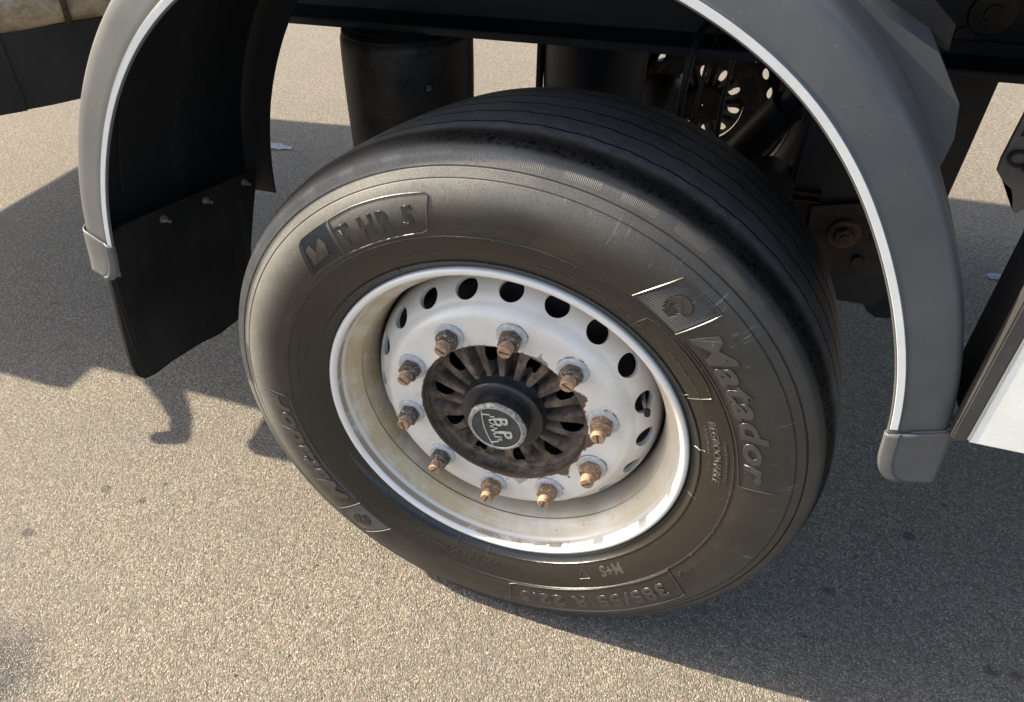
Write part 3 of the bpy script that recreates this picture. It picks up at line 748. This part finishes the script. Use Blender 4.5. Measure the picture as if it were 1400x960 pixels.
# ---- mudguard
GC = Vector((-.07, 0, .085))
RI = [(-2,.585),(9,.590),(20,.596),(30,.601),(39,.612),(47,.624),(57,.631),(67,.629),(95,.634),(122,.636),(130,.631),(138,.625),(147,.614),(157,.606),(165,.600),(172,.594)]
def rin(d):
    for (a, r), (b, s_) in zip(RI, RI[1:]):
        if a <= d <= b:
            f = (d - a)/(b - a); return r + (s_ - r)*f
    return RI[0][1] if d < RI[0][0] else RI[-1][1]
def rin_s(d): return sum(rin(d + k) for k in range(-8, 9, 2))/9
def gp(d, rho, y, grow=1.0):
    r = rin_s(d) + rho*grow
    return Vector((GC.x + r*math.cos(RAD(d)), y, GC.z + r*math.sin(RAD(d))))
SEC_OUT = [(.0040,-.0200),(.0010,-.0230),(.0000,-.0250),(.0012,-.0272),(.0035,-.0278),(.0115,-.0278),(.0125,-.0270),(.0140,-.0248),(.0200,-.0243),(.0245,-.0232),(.0350,-.0212),(.0480,-.0185),
           (.0600,-.0158),(.0645,-.0125),(.0680,-.0050),(.0698,.0060),(.0712,.0180),(.0718,.0400),(.0722,.2000),(.0722,.4250),(.0710,.4430),(.0675,.4530),(.0600,.4575),(.0400,.4585),(.0040,.4585),(.0000,.4570)]
SEC_IN = [(.0015,.4545),(.0400,.4535),(.0600,.4525),(.0650,.4490),(.0672,.4390),(.0680,.4150),(.0680,.2000),(.0680,.0400),(.0666,.0180),(.0640,.0060),(.0600,-.0040),(.0480,-.0095),(.0300,-.0150),(.0040,-.0200)]
D0, D1 = 9.6, 171.5
def sweep(name, sec, d0, d1, mat, parent, n=120, closed=False, swell=0.0, skew=0.0):
    vs = []; fs = []; m = len(sec)
    for i in range(n + 1):
        d = d0 + (d1 - d0)*i/n
        grow = 1.0 + (.16 if d < 60 else .0)*0
        for rho, y in sec: vs.append(gp(d + skew*max(0, (i/n - .85)/.15)*min(1, max(0, y - .06)/.39), rho, y, grow))
    for i in range(n):
        for j in range(m if closed else m - 1):
            j2 = (j+1) % m; fs.append((i*m+j, i*m+j2, (i+1)*m+j2, (i+1)*m+j))
    return mesh(name, vs, fs, mat, parent)
guard = sweep('mudguard', SEC_OUT, D0, D1, M['guard'], root, skew=7.5)
guard['label'] = 'grey plastic mudguard arched over the near wheel'
sweep('mudguard_liner', [SEC_OUT[-1]] + SEC_IN, D0, D1, M['liner'], guard, skew=7.5)
# ribs moulded on the underside
bm = bmesh.new()
for yy in (.035, .085, .30):
    tube(bm, [gp(d, .0678, yy) for d in range(20, 167, 3)], .0022, 6)
bm_link('liner_rib', bm, M['liner'], guard)
# reflective strip, 17 mm wide, on the front lip
vs = []; fs = []
n = 120; da, db = 10.4, 166.5
for i in range(n + 1):
    d = da + (db - da)*i/n
    for rho, y in ((.0026,-.0280),(.0030,-.0286),(.0106,-.0288),(.0110,-.0280)): vs.append(gp(d, rho, y))
for i in range(n):
    for j in range(3): fs.append((i*4+j, i*4+j+1, (i+1)*4+j+1, (i+1)*4+j))
mesh('reflective_strip', vs, fs, M['tape'], guard)
# end caps: sleeve + rounded tongue
def end_cap(name, da, db, corner):
    """solid shell a little proud of the guard, its free end rounded off on the inner corner"""
    vs = []; fs = []; n = 16; sec = [(r_, y_) for r_, y_ in SEC_OUT if y_ < .1][:17]; m = len(sec)
    for i in range(n + 1):
        f = i/n; d = da + (db - da)*f
        cut_ = corner*(1 - math.sqrt(max(0, 1 - max(0, (f - .25)/.75)**2.6))) if f > .25 else 0
        for rho, y in sec:
            rho2 = cut_ + (rho + .0016)*(1 - cut_/.0738) if rho < .0738 else rho
            vs.append(gp(d, rho2 + (.0012 if rho > .02 else -.0012), y - .0016))
    for i in range(n):
        for j in range(m - 1): fs.append((i*m+j, i*m+j+1, (i+1)*m+j+1, (i+1)*m+j))
    o = mesh(name, vs, fs, M['guard'], guard)
    so_ = o.modifiers.new('s', 'SOLIDIFY'); so_.thickness = .0028; so_.offset = 1 if da > 90 else -1
    return o
end_cap('end_cap', 9.8, 2.4, .026)
end_cap('end_cap', 165.6, 172.6, .026)
# thin seam lip where each cap starts
for d, sg in ((9.9, -1), (165.8, 1)):
    bm = bmesh.new(); tube(bm, [gp(d, r_ + (.002 if r_ > .02 else 0), y_ - .0015) for r_, y_ in SEC_OUT if .020 < r_ and y_ < .05], .0014, 8)
    bm_link('cap_seam', bm, M['guard'], guard)

# bracket shell standing out behind the crown of the guard
bm = bmesh.new()
prism(bm, [(.245,.10,.700),(.3374,.10,.655),(.4458,.10,.5953),(.4821,.10,.5450),(.4900,.10,.5079),(.4870,.10,.4650),(.430,.10,.48),(.33,.10,.58),(.24,.10,.65)], (0, .22, 0))
bm_link('mudguard_bracket', bm, M['guard'], root, bevel=.006, seg=3)
bm = bmesh.new()
prism(bm, [(.30,.19,.720),(.40,.19,.660),(.4700,.19,.600),(.4720,.19,.572),(.44,.19,.585),(.33,.19,.66)], (0, .16, 0))
bm_link('mudguard_stay', bm, M['black'], root, bevel=.004)

# ---- mud flap
FX = -.690
fl = [(.425,.165),(.22,.200),(.025,.240),(-.012,.215),(-.018,.17),(-.026,.06),(-.032,.0),(-.034,-.030),(-.031,-.056),(-.018,-.073),(.008,-.082),(.06,-.088),(.14,-.104),(.20,-.122),(.262,-.128),(.305,-.121),(.332,-.100),(.365,.0),(.415,.12)]
bm = bmesh.new()
pts = []
for i in range(len(fl)):
    a, b = fl[i], fl[(i+1) % len(fl)]
    for k in range(3): pts.append((a[0]+(b[0]-a[0])*k/3, a[1]+(b[1]-a[1])*k/3))
def fx(y, z): return FX + .012*math.sin((z - .2)*7) + .010*(y/.4)
prism(bm, [(fx(y, z), y, z) for y, z in pts], (-.006, 0, 0))
bmesh.ops.triangulate(bm, faces=[f for f in bm.faces if len(f.verts) > 4])
flap = bm_link('mud_flap', bm, M['black'], root, smooth=False)
flap['label'] = 'black rubber mud flap hanging behind the near wheel'
for yy, zz in ((.130, .197), (.250, .176), (.378, .154)):
    bm = bmesh.new(); cyl(bm, (fx(yy, zz), yy, zz), (fx(yy, zz) + .003, yy, zz), .0075, .007, 16); cyl(bm, (fx(yy, zz) + .003, yy, zz), (fx(yy, zz) + .019, yy - .002, zz - .001), .0032, .0030, 10)
    cyl(bm, (fx(yy, zz) + .003, yy, zz), (fx(yy, zz) + .008, yy, zz), .0062, .0062, 6)
    bm_link('flap_bolt', bm, M['steel'], flap)
bm = bmesh.new(); tube(bm, [(fx(y, z) + .003, y, z) for y, z in ((.0, .232), (.03, .236), (.10, .224), (.20, .206), (.30, .187), (.42, .166))], .0022, 6); bm_link('clamp_strip', bm, M['black'], flap)

# ---- chassis beam
bm = bmesh.new()
box(bm, (.2, .650, .620), (5.0, .012, .360)); box(bm, (.2, .625, .438), (5.0, .150, .014))
beam = bm_link('chassis_beam', bm, M['chassis'], root, bevel=.002)
bm = bmesh.new()
box(bm, (.2, 1.45, .620), (5.0, .012, .360)); box(bm, (.2, 1.47, .438), (5.0, .150, .014))
bm_link('chassis_beam', bm, M['chassis'], root, bevel=.002)
# flange lip and weld bosses on the near beam
bm = bmesh.new(); box(bm, (.95, .636, .4560), (1.1, .016, .020)); bm_link('beam_lip', bm, M['chassis'], beam, bevel=.002)
bm = bmesh.new(); cyl(bm, (.606, .6438, .507), (.606, .640, .507), .036, .033, 40); bm_link('weld_boss', bm, M['grime'], beam)
bm = bmesh.new(); cyl(bm, (.606, .640, .507), (.606, .6360, .507), .014, .013, 24); bm_link('plug', bm, M['black'], beam)
bm = bmesh.new(); cyl(bm, (.577, .6438, .470), (.577, .640, .470), .016, .014, 24); bm_link('weld_boss', bm, M['grime'], beam)
bm = bmesh.new(); box(bm, (.480, .636, .60), (.010, .022, .26)); bm_link('beam_stiffener', bm, M['chassis'], beam, bevel=.002)
# ---- suspension hanger with big pivot bolt
bm = bmesh.new()
prism(bm, [(.3676,.600,.428),(.636,.600,.428),(.634,.600,.31),(.632,.600,.215),(.615,.600,.06),(.585,.600,-.03),(.50,.600,-.03),(.405,.600,.02),(.400,.600,.10),(.385,.600,.24)], (0, .012, 0))
hang = bm_link('suspension_hanger', bm, M['chassis'], root, bevel=.002)
bm = bmesh.new(); prism(bm, [(.636,.600,.428),(.640,.600,.428),(.638,.600,.31),(.636,.600,.215),(.619,.600,.06),(.589,.600,-.03),(.585,.600,-.03),(.615,.600,.06),(.632,.600,.215),(.634,.600,.31)], (0, .03, 0)); bm_link('hanger_edge_plate', bm, M['chassis'], hang)
bm = bmesh.new(); cyl(bm, (.6095, .5985, .4235), (.6095, .5960, .4235), .012, .012, 24); bm_link('hanger_hole_ring', bm, M['grime'], hang)
bm = bmesh.new(); cyl(bm, (.6095, .5965, .4235), (.6095, .5945, .4235), .0085, .0085, 24); bm_link('hanger_hole_dark', bm, M['black'], hang)  # black disc standing in for the dark of an open hole
bm = bmesh.new(); prism(bm, [(.425,.586,.17),(.555,.586,.20),(.585,.586,.05),(.44,.586,.015)], (0, .0135, 0)); bm_link('pivot_plate', bm, M['grime'], hang, bevel=.003)
bm = bmesh.new(); cyl(bm, (.4923, .586, .125), (.4923, .578, .125), .029, .028, 40); cyl(bm, (.4923, .578, .125), (.4923, .562, .125), .019, .018, 6); cyl(bm, (.4923, .562, .125), (.4923, .556, .125), .010, .009, 20)
bm_link('pivot_bolt', bm, M['rustbolt'], hang, bevel=.001)
bm = bmesh.new(); cyl(bm, (.530, .585, .075), (.530, .575, .075), .012, .011, 6); bm_link('plate_bolt', bm, M['grime'], hang)
bm = bmesh.new(); cyl(bm, (.462, .585, .06), (.462, .575, .06), .010, .010, 6); bm_link('plate_bolt', bm, M['grime'], hang)
bm = bmesh.new(); box(bm, (.39, .57, .205), (.085, .02, .006)); box(bm, (.39, .57, .190), (.085, .02, .004)); bm_link('height_valve_bracket', bm, M['grime'], hang)
# ---- axle, trailing arm, shock absorber
bm = bmesh.new(); cyl(bm, (.02, .30, -.02), (.02, 1.75, -.02), .075, .075, 40); axle = bm_link('axle', bm, M['grime'], root)
bm = bmesh.new(); tube(bm, [(.49, .70, .118), (.30, .70, .05), (.05, .70, .06), (-.15, .70, .03), (-.42, .66, -.02)], .045, 12); bm_link('trailing_arm', bm, M['grime'], root)
bm = bmesh.new(); cyl(bm, (.170, .74, .020), (.345, .66, .325), .034, .034, 28); cyl(bm, (.345, .66, .325), (.40, .635, .415), .022, .022, 20); bm_link('shock_absorber', bm, M['chassis'], root)
bm = bmesh.new(); cyl(bm, (.335, .60, .20), (.335, .54, .20), .052, .050, 32); cyl(bm, (.335, .54, .20), (.335, .535, .20), .030, .026, 24); bm_link('brake_chamber', bm, M['grime'], root)
bm = bmesh.new(); box(bm, (.40, .60, .30), (.05, .06, .20)); bm_link('shock_mount', bm, M['chassis'], root, bevel=.008)
# ---- air springs
def air_spring(x, y, zt, skin=None):
    e = empty('air_spring', (x, y, 0))
    prof_ = [(.0,zt),(.10,zt),(.122,zt-.002),(.128,zt-.006),(.132,zt-.011),(.1352,zt-.018),(.1365,zt-.035),(.1370,zt-.080),(.1368,zt-.13),(.1355,zt-.19),(.134,zt-.25),(.131,zt-.31),(.124,zt-.345),(.115,zt-.355),(.0,zt-.355)]
    vs = []; fs = []; n = 72; pr_ = smooth_prof(prof_, 3); m = len(pr_)
    for i in range(n):
        t = TAU*i/n
        for r, z in pr_: vs.append((r*math.cos(t), r*math.sin(t), z + .002*math.sin(3*t)*(r > .14)))
    for i in range(n):
        for j in range(m - 1): fs.append((i*m+j, ((i+1) % n)*m+j, ((i+1) % n)*m+j+1, i*m+j+1))
    mesh('bellows', vs, fs, skin or M['spring'], e)
    bm = bmesh.new(); cyl(bm, (0, 0, zt + .002), (0, 0, zt + .008), .120, .124, 64); cyl(bm, (0, 0, zt + .008), (0, 0, .433), .116, .116, 48)
    bm_link('top_plate', bm, M['chassis'], e, bevel=.002)
    bm = bmesh.new(); tube(bm, [(.129*math.cos(TAU*i/64), .129*math.sin(TAU*i/64), zt - .006) for i in range(64)], .0032, 8, True); bm_link('bead_ring', bm, M['grime'], e)
    bm = bmesh.new(); cyl(bm, (0, 0, zt - .34), (0, 0, zt - .46), .115, .125, 48); bm_link('piston', bm, M['black'], e)
    return e
sp = air_spring(-.405, .640, .424)
# round rating sticker on the near bellows
def sticker(e, ang, z, r, zt):
    bm = bmesh.new(); c = bm.verts.new((0.1372*math.cos(ang), .1372*math.sin(ang), z)); ring = []
    for i in range(32):
        t = TAU*i/32; a = ang + r*math.cos(t)/.137; ring.append(bm.verts.new((.1375*math.cos(a), .1375*math.sin(a), z + r*math.sin(t))))
    for i in range(32): bm.faces.new((c, ring[i], ring[(i+1) % 32]))
    bmesh.ops.translate(bm, verts=bm.verts, vec=(.0004*math.cos(ang), .0004*math.sin(ang), 0)); bm_link('round_sticker', bm, M['black'], e)
    bm = bmesh.new(); r_ = random.Random(5)
    for k in range(5):
        for q in range(3):
            w_ = r_.uniform(.0010, .0022); a = ang + (q - 1)*.0034/.137; zz = z + (k - 2)*.0024
            box(bm, (.1383*math.cos(a), .1383*math.sin(a), zz), (w_, .0006, .0011), Matrix.Rotation(ang + PI/2, 3, 'Z'))
    bm_link('sticker_print', bm, M['print_w'], e, smooth=False)
sticker(sp, RAD(-50), .335, .0105, .405)
air_spring(-.120, 1.20, .405, M['chassis'])
bm = bmesh.new(); box(bm, (-.256, 1.15, .20), (.014, .03, .30)); bm_link('air_line_clip', bm, M['black'], root, bevel=.003)
# ---- hanging hoses
for pts, r in ((((.185,.62,.47),(.172,.56,.46),(.166,.535,.40),(.165,.52,.33),(.160,.51,.22)), .0062), (((.238,.66,.47),(.236,.62,.42),(.232,.60,.34),(.236,.59,.25),(.250,.58,.16)), .0042), (((.205,.62,.47),(.195,.57,.42),(.190,.54,.33),(.188,.53,.2)), .003)):
    bm = bmesh.new(); P = [Vector(p) for p in pts]; q = []
    for i in range(len(P)-1):
        p0 = P[max(i-1,0)]; p1 = P[i]; p2 = P[i+1]; p3 = P[min(i+2,len(P)-1)]
        for k in range(6):
            t = k/6; q.append(.5*((2*p1)+(-p0+p2)*t+(2*p0-5*p1+4*p2-p3)*t*t+(-p0+3*p1-3*p2+p3)*t**3))
    q.append(P[-1]); tube(bm, q, lambda i, r=r: r, 10)
    bm_link('air_hose', bm, M['black'], root)

# ---- far wheel, seen from behind between beam and tyre
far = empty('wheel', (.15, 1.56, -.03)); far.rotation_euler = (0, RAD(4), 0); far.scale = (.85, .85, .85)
far['label'] = 'far wheel glimpsed in the shade, ground showing through its holes'
def cp(src, par, name=None):
    o = src.copy(); C.objects.link(o); o.parent = par; return o
bpy.context.view_layer.update()
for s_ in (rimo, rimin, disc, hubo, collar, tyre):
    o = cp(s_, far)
    if s_ not in (tyre, hubo): o.material_slots[0].link = 'OBJECT'; o.material_slots[0].material = M['grime']  # dark colour on far rim and disc: inner-side grime plus painted shade
# ---- white side panel with dark frame, ahead of the wheel
PV = -.030
bm = bmesh.new(); box(bm, (1.095, PV + .010, .520), (1.000, .016, .650)); panel = bm_link('side_panel', bm, M['white'], root, bevel=.003, seg=3)
panel['label'] = 'cream white side panel ahead of the near mudguard'
bm = bmesh.new(); box(bm, (.5855, PV + .012, .522), (.0165, .022, .650)); bm_link('panel_frame', bm, M['darkgrey'], panel, bevel=.002)
bm = bmesh.new(); box(bm, (.5905, PV + .068, .530), (.010, .090, .640)); bm_link('panel_return', bm, M['black'], panel, bevel=.002)
# ---- moulded mud flap of the next axle, right edge of the picture
bm = bmesh.new()
cf = [(.700,.555,.50),(.694,.58,.37),(.690,.60,.290),(.692,.60,.270),(.705,.60,.255),(.722,.60,.243),(.730,.60,.228),(.738,.60,.205),(.745,.60,.200),(.756,.60,.212),(.80,.60,.21),(.98,.60,.21),(1.0,.60,.50)]
prism(bm, [(x, .60, z) for x, y, z in cf], (0, .012, 0)); bmesh.ops.triangulate(bm, faces=[f for f in bm.faces if len(f.verts) > 4])
spf = bm_link('front_mud_flap', bm, M['flapgrey'], root, smooth=False)
spf['label'] = 'dark grey mud flap with raised lettering at the right edge'
me = text_geo('Cool Liner', .042, .002, bold=.0008, shear=.1)
for v in me.vertices: v.co = Vector((.691 + v.co.x*.90 + v.co.y*.25, .598 + v.co.z - .0015, .292 - v.co.x*.38 + v.co.y*.90))
link('raised_lettering', me, M['black'], spf, smooth=False)
bm = bmesh.new(); tube(bm, [(.703, .598, .335), (.706, .598, .350), (.714, .598, .342), (.720, .598, .362), (.726, .598, .350), (.733, .598, .364)], .0022, 6); bm_link('raised_crest', bm, M['darkgrey'], spf)
# ---- cross member and far side pieces beyond the hanger
bm = bmesh.new(); box(bm, (1.0, 1.90, .18), (1.6, .06, .12)); bm_link('far_side_rail', bm, M['grime'], root, bevel=.004)
bm = bmesh.new(); box(bm, (.95, 1.30, .40), (.10, 1.4, .10)); bm_link('cross_member', bm, M['grime'], root, bevel=.004)
bm = bmesh.new()
prism(bm, [(.612, .95, .02), (.662, .95, .02), (.700, .95, -.13), (.722, .95, -.262), (.710, .95, -.277), (.680, .95, -.280), (.655, .95, -.264), (.633, .95, -.232), (.622, .95, -.15)], (0, .008, 0)); bm_link('inner_mud_flap', bm, M['black'], root, bevel=.003)
# ---- rear end: muddy beige cross tube with a black rubber skirt
A = Vector((-1.48, -.092, 0)); B = Vector((-.80, .722, 0)); dAB = (B - A); nAB = Vector((-dAB.y, dAB.x, 0)).normalized()
bm = bmesh.new()
for k, (f0, f1) in enumerate(((.25, .495), (.4935, 1.0))):
    p0 = A + dAB*f0; p1 = A + dAB*f1; off = nAB*(.0065*k)
    N_ = 10; top = []; bot = []
    for i in range(N_ + 1):
        p = p0 + (p1 - p0)*i/N_ + off; ff = f0 + (f1 - f0)*i/N_; bow = .004*math.sin(PI*i/N_)
        top.append((p.x, p.y, .438)); bot.append((p.x - nAB.x*bow, p.y - nAB.y*bow, .282 + .006*ff + .002*math.sin(ff*21)))
    prism(bm, top + bot[::-1], nAB*.006)
bmesh.ops.triangulate(bm, faces=[f for f in bm.faces if len(f.verts) > 4])
skirt = bm_link('spray_skirt', bm, M['black'], root, smooth=False)
skirt['label'] = 'black rubber skirt hanging under a muddy beige tube'
bm = bmesh.new(); P = [A + dAB*(.26 + .74*i/24) + Vector((0, 0, .492)) + nAB*.035 for i in range(25)]
tube(bm, P, lambda i: .060 + .002*math.sin(i*.9), 24); tb = bm_link('bumper_tube', bm, M['beige'], root)
for f in (.36, .475, .62):
    bm = bmesh.new(); c = A + dAB*f + Vector((0, 0, .492)) + nAB*.035; d = dAB.normalized()
    cyl(bm, c - d*.006, c + d*.006, .0645, .0645, 32); bm_link('tube_weld_ring', bm, M['rustbolt'], tb, bevel=.002)
bm = bmesh.new(); q = A + dAB*.55 + nAB*.06
prism(bm, [(q.x, q.y, .50), (q.x + .05, q.y + .06, .46), (q.x + .20, q.y + .24, .46), (q.x + .22, q.y + .27, .64), (q.x + .02, q.y + .03, .64)], nAB*.10)
bm_link('cast_bracket', bm, M['beige'], tb, bevel=.012, seg=3)
# black box with a bright clip behind the guard
bm = bmesh.new(); box(bm, (-.70, .30, .58), (.10, .10, .14)); cb = bm_link('cable_box', bm, M['black'], root, bevel=.006)
bm = bmesh.new(); box(bm, (-.742, .247, .560), (.030, .004, .008), Matrix.Rotation(RAD(25), 3, 'Y')); bm_link('box_clip', bm, M['print_w'], cb)
# ---- outline marker lamp on a rubber arm, out of the picture: its shadow lies on the asphalt
bm = bmesh.new(); tube(bm, [(-2.60, .24, .66), (-2.24, .20, .46), (-1.98, .155, .32), (-1.80, .105, .215)], (lambda i: (.034, .028, .020, .018)[i]), 12)
arm = bm_link('marker_lamp_arm', bm, M['black'], root)
bm = bmesh.new(); cyl(bm, (-1.845, .085, .212), (-1.785, .105, .20), .021, .024, 24); bm_link('marker_lamp', bm, M['darkgrey'], arm, bevel=.004)
# ---- cargo body above the picture: casts the long shade under the trailer
bm = bmesh.new(); box(bm, (1.05, 1.06, 1.23), (9.9, 1.71, 1.00)); body = bm_link('cargo_body', bm, M['white'], root, bevel=.01)
body['label'] = 'white cargo body above the chassis, out of the picture'
bm = bmesh.new(); box(bm, (1.05, 1.06, .722), (9.86, 1.67, .012)); bm_link('body_floor', bm, M['chassis'], body)
bm = bmesh.new(); box(bm, (-3.38, .20, .70), (1.0, .19, .06)); bm_link('added_shadow_rail', bm, M['chassis'], root, bevel=.004)  # unseen rail, added to set the shade edge at rear left
bm = bmesh.new(); prism(bm, [(-1.60, .115, .70), (-1.60, .115, .23), (-1.60, .135, .20), (-1.60, .52, .16), (-1.60, .55, .70)], (-.006, 0, 0)); bm_link('added_shadow_flap', bm, M['black'], root, smooth=False)  # unseen flap, added to cast the dark corner beside the tyre
